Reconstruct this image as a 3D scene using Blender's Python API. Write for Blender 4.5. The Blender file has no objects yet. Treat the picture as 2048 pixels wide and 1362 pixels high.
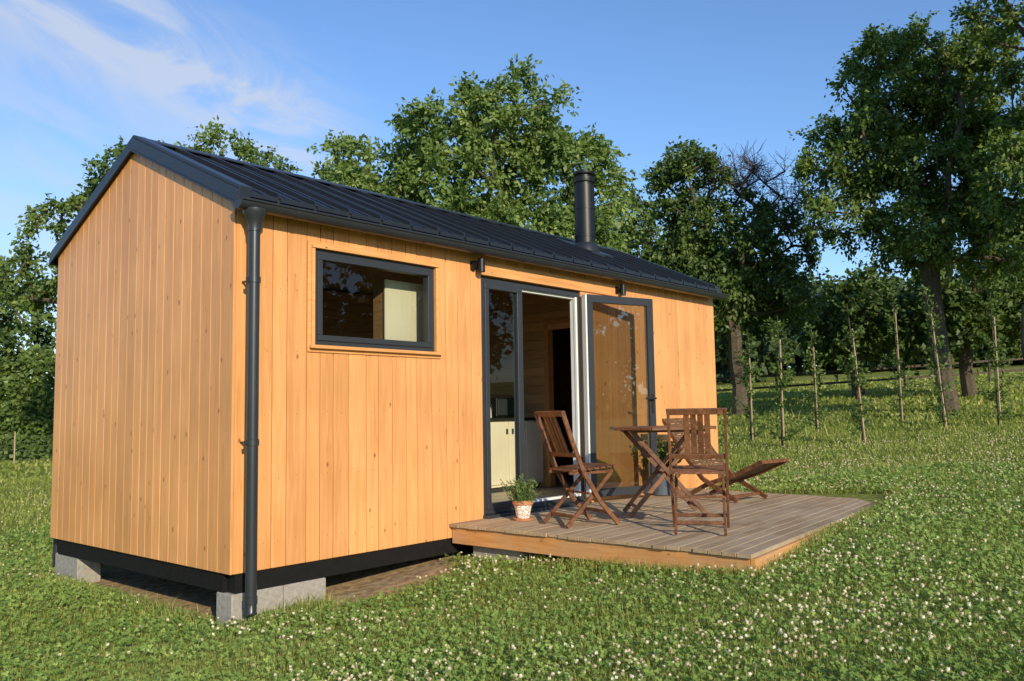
import bpy, math, numpy as np
from mathutils import Matrix, Vector
rng=np.random.default_rng(7)
scene=bpy.context.scene
col=scene.collection
rad=math.radians
# ------------------------------------------------------------------ materials
def newmat(name):
    m=bpy.data.materials.new(name);m.use_nodes=True
    nt=m.node_tree
    for n in list(nt.nodes): nt.nodes.remove(n)
    out=nt.nodes.new("ShaderNodeOutputMaterial")
    return m,nt,out
def N(nt,t,**kw):
    n=nt.nodes.new(t)
    for k,v in kw.items(): setattr(n,k,v)
    return n
def ramp(nt,stops):
    r=nt.nodes.new("ShaderNodeValToRGB")
    el=r.color_ramp.elements
    while len(el)<len(stops): el.new(0.5)
    for e,(p,c) in zip(el,stops):
        e.position=p; e.color=(c[0],c[1],c[2],1)
    return r
def mixc(nt,fac,a,b,mode='MIX'):
    m=nt.nodes.new("ShaderNodeMix");m.data_type='RGBA';m.blend_type=mode
    for sock,val in ((m.inputs[0],fac),(m.inputs[6],a),(m.inputs[7],b)):
        if isinstance(val,bpy.types.NodeSocket): nt.links.new(val,sock)
        elif isinstance(val,(int,float)): sock.default_value=val
        else: sock.default_value=(val[0],val[1],val[2],1)
    return m.outputs[2]
def mth(nt,op,a,b=None,c=None):
    m=nt.nodes.new("ShaderNodeMath");m.operation=op
    for i,val in enumerate((a,b,c)):
        if val is None: continue
        if isinstance(val,bpy.types.NodeSocket): nt.links.new(val,m.inputs[i])
        else: m.inputs[i].default_value=val
    return m.outputs[0]
def simple(name,color,rough=.6,metal=0,noise=.15,scale=20,bump=0.0,spec=.5):
    m,nt,out=newmat(name)
    b=N(nt,"ShaderNodeBsdfPrincipled");b.inputs["Roughness"].default_value=rough;b.inputs["Metallic"].default_value=metal
    b.inputs["Specular IOR Level"].default_value=spec
    tc=N(nt,"ShaderNodeTexCoord");no=N(nt,"ShaderNodeTexNoise");no.inputs["Scale"].default_value=scale;no.inputs["Detail"].default_value=6
    nt.links.new(tc.outputs["Object"],no.inputs["Vector"])
    r=ramp(nt,[(.25,[c*(1-noise) for c in color]),(.75,[min(1,c*(1+noise)) for c in color])])
    nt.links.new(no.outputs[0],r.inputs[0]);nt.links.new(r.outputs[0],b.inputs["Base Color"])
    if bump>0:
        bp=N(nt,"ShaderNodeBump");bp.inputs["Strength"].default_value=bump;bp.inputs["Distance"].default_value=.01
        nt.links.new(no.outputs[0],bp.inputs["Height"]);nt.links.new(bp.outputs[0],b.inputs["Normal"])
    nt.links.new(b.outputs[0],out.inputs[0]);return m
def wood(name,light,dark,grain=(40,40,2),rough=.5,knots=0.0,knotscale=(8,8,4),varamt=.5,knotcol=(.22,.075,.018),bump=.15,weather=None):
    m,nt,out=newmat(name)
    b=N(nt,"ShaderNodeBsdfPrincipled");b.inputs["Roughness"].default_value=rough
    b.inputs["Specular IOR Level"].default_value=.35
    tc=N(nt,"ShaderNodeTexCoord");at=N(nt,"ShaderNodeAttribute",attribute_name="rnd")
    sc=N(nt,"ShaderNodeVectorMath",operation='SCALE');sc.inputs[0].default_value=(13.1,7.7,31.3);nt.links.new(at.outputs["Fac"],sc.inputs["Scale"])
    ad=N(nt,"ShaderNodeVectorMath",operation='ADD');nt.links.new(tc.outputs["Object"],ad.inputs[0]);nt.links.new(sc.outputs[0],ad.inputs[1])
    mp=N(nt,"ShaderNodeMapping");mp.inputs["Scale"].default_value=grain;nt.links.new(ad.outputs[0],mp.inputs[0])
    no=N(nt,"ShaderNodeTexNoise");no.inputs["Scale"].default_value=1;no.inputs["Detail"].default_value=5;no.inputs["Distortion"].default_value=1.2
    nt.links.new(mp.outputs[0],no.inputs["Vector"])
    r=ramp(nt,[(.3,dark),(.62,light)]);nt.links.new(no.outputs[0],r.inputs[0])
    tone=mth(nt,'MULTIPLY_ADD',at.outputs["Fac"],varamt,1-varamt*.5)
    hsv=N(nt,"ShaderNodeHueSaturation");nt.links.new(r.outputs[0],hsv.inputs["Color"]);nt.links.new(tone,hsv.inputs["Value"])
    c=hsv.outputs[0]
    big=N(nt,"ShaderNodeTexNoise");big.inputs["Scale"].default_value=1.3;big.inputs["Detail"].default_value=3;nt.links.new(tc.outputs["Object"],big.inputs["Vector"])
    br=ramp(nt,[(.3,(.88,.86,.84)),(.7,(1.05,1.05,1.05))]);nt.links.new(big.outputs[0],br.inputs[0])
    c=mixc(nt,1.0,c,br.outputs[0],'MULTIPLY')
    if knots>0:
        mk=N(nt,"ShaderNodeMapping");mk.inputs["Scale"].default_value=knotscale;nt.links.new(ad.outputs[0],mk.inputs[0])
        nd=N(nt,"ShaderNodeTexNoise");nd.inputs["Scale"].default_value=3;nt.links.new(mk.outputs[0],nd.inputs["Vector"])
        vo=N(nt,"ShaderNodeTexVoronoi");vo.inputs["Scale"].default_value=1;nt.links.new(mk.outputs[0],vo.inputs["Vector"])
        dd=mth(nt,'MULTIPLY_ADD',nd.outputs[0],.07,vo.outputs["Distance"])
        kr=ramp(nt,[(knots,(1,1,1)),(knots*1.35,(.45,.45,.45)),(knots*2.0,(0,0,0))]);nt.links.new(dd,kr.inputs[0])
        c=mixc(nt,mth(nt,'MULTIPLY',kr.outputs[0],.85),c,knotcol)
    if weather:
        wn=N(nt,"ShaderNodeTexNoise");wn.inputs["Scale"].default_value=2.2;wn.inputs["Detail"].default_value=8;nt.links.new(ad.outputs[0],wn.inputs["Vector"])
        wr=ramp(nt,[(.4,(0,0,0)),(.65,(1,1,1))]);nt.links.new(wn.outputs[0],wr.inputs[0])
        c=mixc(nt,mth(nt,'MULTIPLY',wr.outputs[0],.8),c,weather)
    nt.links.new(c,b.inputs["Base Color"])
    bp=N(nt,"ShaderNodeBump");bp.inputs["Strength"].default_value=bump;bp.inputs["Distance"].default_value=.004
    nt.links.new(no.outputs[0],bp.inputs["Height"]);nt.links.new(bp.outputs[0],b.inputs["Normal"])
    nt.links.new(b.outputs[0],out.inputs[0]);return m
def leafmat(name,c1,c2,c3,trans=.35,rough=.45):
    m,nt,out=newmat(name)
    at=N(nt,"ShaderNodeAttribute",attribute_name="rnd")
    r=ramp(nt,[(0,c1),(.55,c2),(1,c3)]);nt.links.new(at.outputs["Fac"],r.inputs[0])
    b=N(nt,"ShaderNodeBsdfPrincipled");b.inputs["Roughness"].default_value=rough;b.inputs["Specular IOR Level"].default_value=.3
    nt.links.new(r.outputs[0],b.inputs["Base Color"])
    if trans<=0:
        nt.links.new(b.outputs[0],out.inputs[0]);return m
    t=N(nt,"ShaderNodeBsdfTranslucent")
    tcx=mixc(nt,1.0,r.outputs[0],(1.35,1.45,.5),'MULTIPLY');nt.links.new(tcx,t.inputs[0])
    mx=N(nt,"ShaderNodeMixShader");mx.inputs[0].default_value=trans
    nt.links.new(b.outputs[0],mx.inputs[1]);nt.links.new(t.outputs[0],mx.inputs[2]);nt.links.new(mx.outputs[0],out.inputs[0]);return m
def glassmat(name,tint,refl):
    m,nt,out=newmat(name)
    tr=N(nt,"ShaderNodeBsdfTransparent");tr.inputs[0].default_value=(tint,tint*1.03,tint*.97,1)
    gl=N(nt,"ShaderNodeBsdfGlossy");gl.inputs["Roughness"].default_value=.01
    lw=N(nt,"ShaderNodeLayerWeight");lw.inputs[0].default_value=.5
    f2=mth(nt,'MULTIPLY_ADD',mth(nt,'POWER',lw.outputs["Facing"],4.5),.8,refl)
    mx=N(nt,"ShaderNodeMixShader");nt.links.new(f2,mx.inputs[0]);nt.links.new(tr.outputs[0],mx.inputs[1]);nt.links.new(gl.outputs[0],mx.inputs[2])
    nt.links.new(mx.outputs[0],out.inputs[0]);return m
M_sid=wood("larch_siding",(.75,.365,.140),(.63,.285,.095),grain=(32,32,1.6),rough=.42,knots=.085,knotscale=(9,9,5),varamt=.20)
M_trim=wood("larch_trim",(.75,.38,.14),(.62,.28,.09),grain=(2,32,32),rough=.42,knots=.06,knotscale=(5,9,9),varamt=.2)
M_back=simple("siding_groove",(.20,.08,.022),.8)
M_roof=simple("charcoal_metal",(.022,.025,.031),.36,.2,.12,3)
M_dark=simple("anthracite_frame",(.032,.035,.041),.38,.0,.08,6)
M_gut=simple("gutter_metal",(.038,.042,.049),.34,.3,.08,4)
M_black=simple("bitumen_black",(.009,.0085,.008),.85,0,.3,14,.2,.2)
M_flue=simple("black_flue_steel",(.009,.009,.010),.42,.2,.1,5)
M_white=simple("white_plastic",(.75,.75,.73),.35,0,.04,5)
M_cream=wood("cream_cabinet",(.84,.78,.60),(.78,.72,.54),grain=(30,30,2),rough=.5,varamt=.05,bump=.03)
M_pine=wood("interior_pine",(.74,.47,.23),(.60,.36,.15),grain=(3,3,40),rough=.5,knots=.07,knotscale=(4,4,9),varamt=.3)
M_pineShade=wood("interior_pine_shaded",(.36,.21,.10),(.26,.15,.065),grain=(3,3,40),rough=.6,knots=.07,knotscale=(4,4,9),varamt=.3)  # darker copy of the interior pine, dimness of the room put into its colour
M_floor=wood("interior_floor",(.70,.62,.48),(.58,.50,.37),grain=(3,40,40),rough=.5,varamt=.3)
M_deck=wood("weathered_deck",(.43,.315,.195),(.30,.205,.12),grain=(2,55,55),rough=.85,knots=.05,knotscale=(4,9,9),varamt=.32,bump=.8,weather=(.44,.355,.24))
M_fas=wood("deck_fascia",(.64,.32,.115),(.47,.21,.065),grain=(3,3,40),rough=.6,knots=.07,knotscale=(4,4,9),varamt=.25,weather=(.52,.31,.16))
M_chair=wood("acacia_furniture",(.20,.088,.042),(.095,.040,.019),grain=(14,14,14),rough=.42,varamt=.6,bump=.2)
M_rattan=wood("woven_rattan",(.21,.13,.07),(.09,.05,.022),grain=(120,20,20),rough=.6,varamt=.4,bump=.4)
M_conc=simple("concrete",(.31,.285,.25),.9,0,.25,30,.5)
M_glass=glassmat("window_glass",.76,.055)
M_glassL=glassmat("leaf_glass",.55,.17)
M_bark=simple("bark",(.085,.065,.045),.95,0,.5,14,.9)
M_stake=simple("pale_stake",(.36,.28,.17),.8,0,.2,20)
M_soilpot=simple("potting_soil",(.03,.02,.012),.95,0,.3,60,.5)
M_leafA=leafmat("cherry_leaves",(.07,.13,.03),(.175,.25,.065),(.34,.42,.14),.33)
M_leafB=leafmat("dark_leaves",(.035,.068,.018),(.09,.145,.035),(.19,.25,.065),.3)
M_leafC=leafmat("oak_leaves",(.05,.095,.022),(.13,.195,.045),(.26,.33,.095),.33)
M_leafY=leafmat("young_leaves",(.04,.08,.018),(.10,.165,.038),(.20,.27,.075),.3)
M_wood=leafmat("woodland_leaves_shaded",(.020,.038,.013),(.046,.075,.022),(.09,.125,.036),0)  # leaf colour darkened to paint in the shade far trees cast on each other
M_grass=leafmat("grass_blades",(.145,.19,.038),(.30,.355,.078),(.54,.50,.20),.35,.6)
M_clov=leafmat("clover_leaves",(.095,.17,.037),(.20,.305,.065),(.34,.435,.12),.3,.6)
M_flow=leafmat("clover_blossom",(.42,.32,.21),(.70,.61,.45),(.84,.79,.65),.2,.8)
M_herb=leafmat("herb_leaves",(.06,.12,.04),(.15,.22,.07),(.25,.33,.12))
# ------------------------------------------------------------------ mesh builder
def V(*a): return np.array(a,float)
class MB:
    def __init__(s): s.v=[];s.f=[];s.r=[];s.m=[]
    def add(s,vs,fs,r=0.5,m=0):
        o=len(s.v);s.v.extend([tuple(map(float,q)) for q in vs])
        for f in fs: s.f.append(tuple(i+o for i in f));s.r.append(r);s.m.append(m)
    def box(s,x0,x1,y0,y1,z0,z1,r=.5,m=0):
        s.add([(x0,y0,z0),(x1,y0,z0),(x1,y1,z0),(x0,y1,z0),(x0,y0,z1),(x1,y0,z1),(x1,y1,z1),(x0,y1,z1)],
              [(0,3,2,1),(4,5,6,7),(0,1,5,4),(1,2,6,5),(2,3,7,6),(3,0,4,7)],r,m)
    def beam(s,p0,p1,w,h,side=None,r=.5,m=0):
        p0=V(*p0);p1=V(*p1);d=p1-p0;d/=np.linalg.norm(d)
        if side is None:
            side=np.cross(d,(0,0,1.)) if abs(d[2])<.95 else V(0,1,0)
        side=V(*side);side=side-d*np.dot(side,d);side/=np.linalg.norm(side);up=np.cross(side,d)
        vs=[]
        for p in (p0,p1):
            for a,b in ((-1,-1),(1,-1),(1,1),(-1,1)): vs.append(p+side*a*w/2+up*b*h/2)
        s.add(vs,[(0,1,2,3),(7,6,5,4),(0,4,5,1),(1,5,6,2),(2,6,7,3),(3,7,4,0)],r,m)
    def prism(s,poly,ext,r=.5,m=0):
        n=len(poly);poly=[V(*p) for p in poly];ext=V(*ext)
        vs=poly+[p+ext for p in poly]
        s.add(vs,[tuple(range(n))[::-1],tuple(range(n,2*n))]+[(i,(i+1)%n,n+(i+1)%n,n+i) for i in range(n)],r,m)
    def tube(s,pts,rads,n=12,r=.5,m=0,caps=True):
        pts=[V(*p) for p in pts]
        ref=None
        vs=[]
        for i,p in enumerate(pts):
            if i==0:d=pts[1]-pts[0]
            elif i==len(pts)-1:d=pts[-1]-pts[-2]
            else:d=pts[i+1]-pts[i-1]
            L=np.linalg.norm(d);d=d/L if L>1e-9 else V(0,0,1)
            if ref is None or abs(np.dot(ref,d))>.98:
                ref=V(1,0,0) if abs(d[0])<.9 else V(0,1,0)
            a=ref-d*np.dot(ref,d);a/=np.linalg.norm(a);b=np.cross(d,a);ref=a
            for k in range(n):
                t=2*math.pi*k/n;vs.append(p+(a*math.cos(t)+b*math.sin(t))*rads[i])
        fs=[]
        for i in range(len(pts)-1):
            for k in range(n):
                fs.append((i*n+k,i*n+(k+1)%n,(i+1)*n+(k+1)%n,(i+1)*n+k))
        if caps: fs.append(tuple(range(n))[::-1]);fs.append(tuple(range((len(pts)-1)*n,len(pts)*n)))
        s.add(vs,fs,r,m)
    def lathe(s,c,prof,n=24,r=.5,m=0):
        s.tube([(c[0],c[1],c[2]+z) for _,z in prof],[q for q,_ in prof],n,r,m)
    def obj(s,name,mats,parent=None,smooth=False,bevel=0,label=None,local=False):
        me=bpy.data.meshes.new(name);me.from_pydata(s.v,[],s.f)
        at=me.attributes.new("rnd",'FLOAT','FACE');at.data.foreach_set("value",s.r)
        if not isinstance(mats,(list,tuple)): mats=[mats]
        for m in mats: me.materials.append(m)
        me.polygons.foreach_set("material_index",s.m)
        if smooth: me.polygons.foreach_set("use_smooth",[True]*len(s.f))
        me.update()
        o=bpy.data.objects.new(name,me);col.objects.link(o)
        if smooth:
            try: me.set_sharp_from_angle(angle=rad(40))
            except Exception: pass
        if bevel>0:
            b=o.modifiers.new("bevel",'BEVEL');b.width=bevel;b.segments=1;b.limit_method='ANGLE'
        if parent is not None:
            if local:o.parent=parent
            else: setp(o,parent)
        if label:o["label"]=label
        return o
def one(fn,*a,**k):
    mb=MB();getattr(mb,fn)(*a,**k);return mb
WM={}
def setp(o,parent):
    o.parent=parent
    o.matrix_parent_inverse=WM.get(parent.name,Matrix.Identity(4)).inverted()
def thing(name,label,category,loc=(0,0,0),rz=0,group=None):
    e=bpy.data.objects.new(name,None);col.objects.link(e);e.empty_display_size=.2
    e.location=loc;e.rotation_euler=(0,0,rz)
    WM[e.name]=Matrix.Translation(loc)@Matrix.Rotation(rz,4,'Z')
    e["label"]=label;e["category"]=category
    if group:e["group"]=group
    return e
def part_empty(name,parent):
    e=bpy.data.objects.new(name,None);col.objects.link(e);e.empty_display_size=.1
    setp(e,parent);WM[e.name]=Matrix.Identity(4);return e
def quads(name,mats,co,rnd,parent=None,nv=4):
    n=len(co)//nv
    me=bpy.data.meshes.new(name)
    me.vertices.add(n*nv);me.vertices.foreach_set("co",co.astype(np.float32).ravel())
    me.loops.add(n*nv);me.loops.foreach_set("vertex_index",np.arange(n*nv,dtype=np.int32))
    me.polygons.add(n);me.polygons.foreach_set("loop_start",np.arange(0,n*nv,nv,dtype=np.int32))
    at=me.attributes.new("rnd",'FLOAT','FACE');at.data.foreach_set("value",rnd.astype(np.float32))
    me.materials.append(mats)
    me.update(calc_edges=True);me.validate()
    o=bpy.data.objects.new(name,me);col.objects.link(o)
    if parent is not None:setp(o,parent)
    return o
def nrmz(a): return a/np.maximum(np.linalg.norm(a,axis=1,keepdims=True),1e-9)
def leafco(pos,ax,nr,L,W):
    ax=nrmz(ax);sd=nrmz(np.cross(ax,nr));up=np.cross(sd,ax)
    L=L[:,None];W=W[:,None]
    a=pos;b=pos+ax*L*.45+sd*W*.5+up*W*.15;c=pos+ax*L;d=pos+ax*L*.45-sd*W*.5+up*W*.15
    return np.stack([a,b,c,d],1).reshape(-1,3)
# ------------------------------------------------------------------ ground
def sstep(a,b,x):
    t=np.clip((x-a)/(b-a),0,1);return t*t*(3-2*t)
def G(x,y):
    x=np.asarray(x,float);y=np.asarray(y,float)
    s=1-.8*sstep(3,16,y)*(1-sstep(12,22,x))
    z=-.345+np.where(x>0,.05*x,.015*np.maximum(x,-8))*s
    z=z-.05*np.clip(y,-4,0)+.085*sstep(.5,2.2,x)
    z=z+.0006*np.clip(x-8,0,40)**2*s
    return z
def soilmask(x,y):
    w=.12*np.sin(x*5.1+1)+.08*np.sin(x*11+y*7)
    f=sstep(.45,.75,x)*(1-sstep(1.75,2.1,x))*sstep(-.52,-.30,y+.6*w)*(1-sstep(0,.3,y))
    u=sstep(-.10,.10,x+.04*np.sin(y*6))*(x<6.9)*(y>-.05)*(y<2.9)
    return np.maximum(f,u*1.)
gx=np.concatenate([[-500,-250,-120,-60,-30],np.arange(-16,-6,.8),np.arange(-6,8,.12),np.arange(8,34,.8),[36,40,46,55,70,100,160,300,600]])
gy=np.concatenate([[-500,-250,-120,-60,-40],np.arange(-30,-8,1.5),np.arange(-8,5,.12),np.arange(5,40,.9),[44,50,60,80,120,200,400,600]])
XX,YY=np.meshgrid(gx,gy,indexing='ij')
def und(x,y):
    nr=((x>-8)&(x<9)&(y>-9)&(y<6))
    return (.018*np.sin(x*1.3+y*.7)*np.sin(y*1.1-x*.4)+.012*np.sin(x*3.1)*np.sin(y*2.7))*np.where(nr,.6,1.)
SM=soilmask(XX,YY)
ZZ=G(XX,YY)+und(XX,YY)-.025*SM
nx,ny=len(gx),len(gy)
me=bpy.data.meshes.new("ground")
idx=np.arange(nx*ny).reshape(nx,ny)
fc=np.stack([idx[:-1,:-1],idx[1:,:-1],idx[1:,1:],idx[:-1,1:]],-1).reshape(-1,4)
me.from_pydata(np.stack([XX,YY,ZZ],-1).reshape(-1,3).tolist(),[],fc.tolist())
at=me.attributes.new("soil",'FLOAT','POINT');at.data.foreach_set("value",SM.ravel().astype(np.float32))
me.polygons.foreach_set("use_smooth",[True]*len(fc))
ground=bpy.data.objects.new("ground",me);col.objects.link(ground);ground["kind"]="structure"
m,nt,out=newmat("lawn_ground")
b=N(nt,"ShaderNodeBsdfPrincipled");b.inputs["Roughness"].default_value=.95;b.inputs["Specular IOR Level"].default_value=.1
tc=N(nt,"ShaderNodeTexCoord")
n1=N(nt,"ShaderNodeTexNoise");n1.inputs["Scale"].default_value=.35;n1.inputs["Detail"].default_value=6
n2=N(nt,"ShaderNodeTexNoise");n2.inputs["Scale"].default_value=14;n2.inputs["Detail"].default_value=8
for n_ in (n1,n2): nt.links.new(tc.outputs["Object"],n_.inputs["Vector"])
r1=ramp(nt,[(.3,(.145,.185,.04)),(.55,(.24,.275,.063)),(.75,(.34,.325,.11))]);nt.links.new(n1.outputs[0],r1.inputs[0])
r2=ramp(nt,[(.3,(.5,.5,.5)),(.7,(1.2,1.2,1.2))]);nt.links.new(n2.outputs[0],r2.inputs[0])
c=mixc(nt,1.0,r1.outputs[0],r2.outputs[0],'MULTIPLY')
r3=ramp(nt,[(.3,(.24,.155,.08)),(.7,(.50,.36,.21))]);nt.links.new(n2.outputs[0],r3.inputs[0])
sa=N(nt,"ShaderNodeAttribute",attribute_name="soil")
c=mixc(nt,sa.outputs["Fac"],c,r3.outputs[0]);nt.links.new(c,b.inputs["Base Color"])
bp=N(nt,"ShaderNodeBump");bp.inputs["Strength"].default_value=.7;bp.inputs["Distance"].default_value=.025
nt.links.new(n2.outputs[0],bp.inputs["Height"]);nt.links.new(bp.outputs[0],b.inputs["Normal"])
nt.links.new(b.outputs[0],out.inputs[0]);me.materials.append(m)
# ------------------------------------------------------------------ house
L_,W_,H_=6.77,2.95,2.5
SL=.451
house=thing("tiny_house","small larch clad cabin with charcoal metal gable roof","house",(0,0,-.14))
def zr(y): return H_+SL*min(y,W_-y)
def board_r(): return float(rng.random())
for side,x0,x1 in (("a",-.022,0.0),("b",L_,L_+.022)):
    mb=MB();nb=23
    ys=np.cumsum(rng.choice([.88,1.0,1.1],nb));ys=np.concatenate([[0],ys])/ys[-1]*W_
    for i in range(nb):
        ya=ys[i]+.0022;yb=ys[i+1]-.0022
        if i==0: ya=-.02
        if i==nb-1: yb=W_+.02
        top=[(x0,yb,zr(yb)+.05),(x0,ya,zr(ya)+.05)]
        if ya<W_/2<yb: top=[(x0,yb,zr(yb)+.05),(x0,W_/2,zr(W_/2)+.05),(x0,ya,zr(ya)+.05)]
        mb.prism([(x0,ya,0),(x0,yb,0)]+top,(x1-x0,0,0),board_r())
    mb.obj("wall",M_sid,house,bevel=.0025,label="end wall of vertical knotty larch boards" )
    xx=.001 if side=="a" else L_-.091
    one('prism',[(xx,.03,0),(xx,W_-.03,0),(xx,W_-.03,H_),(xx,W_/2,3.16),(xx,.03,H_)],(.09,0,0)).obj("wall_lining",[M_back],house,label="inner lining of the end wall")
WX0,WX1,WZ0,WZ1=.632,1.857,1.56,2.275
DX0,DX1,DZ0,DZ1=2.44,3.93,.15,2.26
mb=MB();n=47
bxs=np.cumsum(rng.choice([.82,1.0,1.15],n));bxs=np.concatenate([[0],bxs])/bxs[-1]*L_
ops=[(WX0-.03,WX1+.03,WZ0-.03,WZ1+.03),(DX0-.005,DX1+.005,DZ0-.06,DZ1+.02)]
for i in range(n):
    xa=bxs[i]+.0026;xb=bxs[i+1]-.0026
    if i==0: xa=.0012
    r=board_r()
    xs=[xa,xb]
    for o in ops:
        for q in o[:2]:
            if xa<q<xb: xs.append(q)
    xs=sorted(xs)
    for a,bb in zip(xs[:-1],xs[1:]):
        mid=(a+bb)/2;segs=[(0,2.47)]
        for o in ops:
            if o[0]<mid<o[1]:
                ns=[]
                for z0,z1 in segs:
                    if o[2]>z0: ns.append((z0,min(z1,o[2])))
                    if o[3]<z1: ns.append((max(z0,o[3]),z1))
                segs=ns
        for z0,z1 in segs:
            if z1-z0>.005: mb.box(a,bb,-.0215,0,z0,z1,r)
mb.obj("wall",M_sid,house,bevel=.003,label="long front wall of vertical knotty larch boards")
mb=MB()
for i in range(n):
    for z in (.18,.62,1.06,1.5,1.95,2.38):
        x=(bxs[i]+bxs[i+1])/2+rng.normal(0,.004);zz=z+rng.normal(0,.006)
        if any(o[0]-.02<x<o[1]+.02 and o[2]-.02<zz<o[3]+.02 for o in ops): continue
        if x>WX0-.1 and x<WX1+.1 and zz>WZ0-.1 and zz<WZ1+.1: continue
        if x>DX0-.1 and x<DX1+.8 and zz>DZ1: continue
        mb.tube([(x,-.0205,zz),(x,-.0228,zz)],[.0035,.003],6)
o=mb.obj("nail_head",simple("nail",(.14,.08,.04),.5,.3),house);o["kind"]="stuff"
mb=MB()
def holewall(y0,y1,m=0):
    xs=[.092,ops[0][0],ops[0][1],ops[1][0],ops[1][1],L_-.092]
    for a,bb in zip(xs[:-1],xs[1:]):
        mid=(a+bb)/2;done=False
        for o in ops:
            if o[0]<mid<o[1]:
                mb.box(a,bb,y0,y1,0,o[2],.5,m);mb.box(a,bb,y0,y1,o[3],2.47,.5,m);done=True
        if not done: mb.box(a,bb,y0,y1,0,2.47,.5,m)
holewall(.001,.09)
mb.obj("wall_lining",[M_pineShade],house,label="inner pine lining of the front wall")
mb=MB()
for i in range(24):
    z0=.14+i*.112
    if z0>2.45:break
    mb.box(.092,L_-.092,W_-.12,W_-.1,z0,z0+.108,board_r())
mb.obj("wall_lining",M_pineShade,house,bevel=.002,label="rear inner wall of horizontal pine boards")
one('box',0.0,L_,W_-.098,W_,0.0,2.5).obj("wall",M_back,house)
mb=MB()
for i in range(20):
    y0=.09+i*.138
    if y0>2.75:break
    mb.box(.092,L_-.092,y0,min(y0+.136,2.83),.08,.14,board_r())
mb.obj("floor",M_floor,house,bevel=.001)
mb=MB()
for i in range(24):
    z0=.141+i*.112
    if z0>2.95:break
    z1=z0+.109
    ylim0,ylim1=.10,2.82
    if z0>2.4: ylim0=max(.1,(z1-2.42)/SL);ylim1=W_-ylim0
    r=board_r()
    if z0<2.03:
        mb.box(5.0,5.03,ylim0,.47,z0,z1,r);mb.box(5.0,5.03,1.33,ylim1,z0,z1,board_r())
    else: mb.box(5.0,5.03,ylim0,ylim1,z0,z1,r)
mb.box(5.032,5.08,.1,.47,.141,2.45);mb.box(5.032,5.08,1.33,2.82,.141,2.45);mb.box(5.032,5.08,.472,1.328,2.16,2.45)
mb.obj("partition_wall",M_pine,house,bevel=.002)
mb=MB();mb.box(4.985,5.09,1.27,1.335,.145,2.10);mb.box(4.985,5.09,.465,.53,.145,2.10);mb.box(4.985,5.09,.465,1.335,2.102,2.16)
mb.obj("doorway_frame",M_trim,house,bevel=.003)
# roof
roof=part_empty("roof",house)
X0r,X1r=-.045,L_+.02
ZT=2.62
def zs(y): return ZT+SL*y
e0=-.105
for s in (0,1):
    def Y(y): return y if s==0 else W_-y
    mb=MB()
    mb.prism([(X0r+.004,Y(e0),zs(e0)),(X0r+.004,Y(W_/2),zs(W_/2)),(X0r+.004,Y(W_/2),zs(W_/2)-.055),(X0r+.004,Y(e0),zs(e0)-.055)],(X1r-X0r-.008,0,0))
    nS=22
    for i in range(1,nS):
        x=X0r+(X1r-X0r)*i/nS
        mb.prism([(x-.009,Y(e0-.012),zs(e0-.012)+.001),(x-.009,Y(W_/2-.05),zs(W_/2-.05)+.001),(x-.009,Y(W_/2-.05),zs(W_/2-.05)+.034),(x-.009,Y(e0-.012),zs(e0-.012)+.034)],(.018,0,0))
    for i in range(nS):
        x=X0r+(X1r-X0r)*(i+.5)/nS
        for dx in (-.05,.05):
            mb.prism([(x+dx-.012,Y(e0-.01),zs(e0)+.001),(x+dx-.012,Y(W_/2-.05),zs(W_/2-.05)+.001),(x+dx-.012,Y(W_/2-.05),zs(W_/2-.05)+.007),(x+dx-.012,Y(e0-.01),zs(e0)+.007)],(.024,0,0))
        xa=X0r+(X1r-X0r)*i/nS+.012;xb=X0r+(X1r-X0r)*(i+1)/nS-.012
        mb.box(xa,xb,min(Y(e0-.022),Y(e0)),max(Y(e0-.022),Y(e0)),zs(e0)-.035,zs(e0)-.002)
    mb.obj("roof_sheet",M_roof,roof)
mb=MB()
rz=zs(W_/2)
mb.prism([(X0r,W_/2-.13,rz+.024-SL*.13),(X0r,W_/2,rz+.024),(X0r,W_/2+.13,rz+.024-SL*.13),(X0r,W_/2+.13,rz+.034-SL*.13),(X0r,W_/2,rz+.034),(X0r,W_/2-.13,rz+.034-SL*.13)],(X1r-X0r,0,0))
mb.obj("ridge_cap",M_roof,roof)
for xa,sg in ((X0r-.012,1),(X1r+.012,-1)):
    mb=MB()
    for s in (0,1):
        def Y(y): return y if s==0 else W_-y
        ea=-.12;tp=.012;lo=-.098
        mb.prism([(xa,Y(ea),zs(ea)+tp),(xa,Y(W_/2),zs(W_/2)+tp),(xa,Y(W_/2),zs(W_/2)+lo),(xa,Y(ea),zs(ea)+lo)],(sg*.014,0,0))
        mb.prism([(xa+sg*.0145,Y(ea),zs(ea)+tp+.026),(xa+sg*.0145,Y(W_/2),zs(W_/2)+tp+.026),(xa+sg*.0145,Y(W_/2),zs(W_/2)+tp-.004),(xa+sg*.0145,Y(ea),zs(ea)+tp-.004)],(sg*.10,0,0))
        mb.prism([(xa-sg*.008,Y(ea),zs(ea)+lo+.014),(xa-sg*.008,Y(W_/2),zs(W_/2)+lo+.014),(xa-sg*.008,Y(W_/2),zs(W_/2)+lo-.003),(xa-sg*.008,Y(ea),zs(ea)+lo-.003)],(sg*.0075,0,0))
        mb.box(min(xa,xa+sg*.09),max(xa,xa+sg*.09),min(Y(ea-.004),Y(ea-.014)),max(Y(ea-.004),Y(ea-.014)),zs(ea)+lo-.003,zs(ea)+tp-.002)
    mb.obj("roof_trim",M_roof,roof,bevel=.002)
one('box',0,L_,-.095,-.024,2.478,2.50).obj("soffit",M_roof,roof)
one('box',0,L_,W_+.024,W_+.095,2.478,2.50).obj("soffit",M_roof,roof)
mb=MB()
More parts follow.
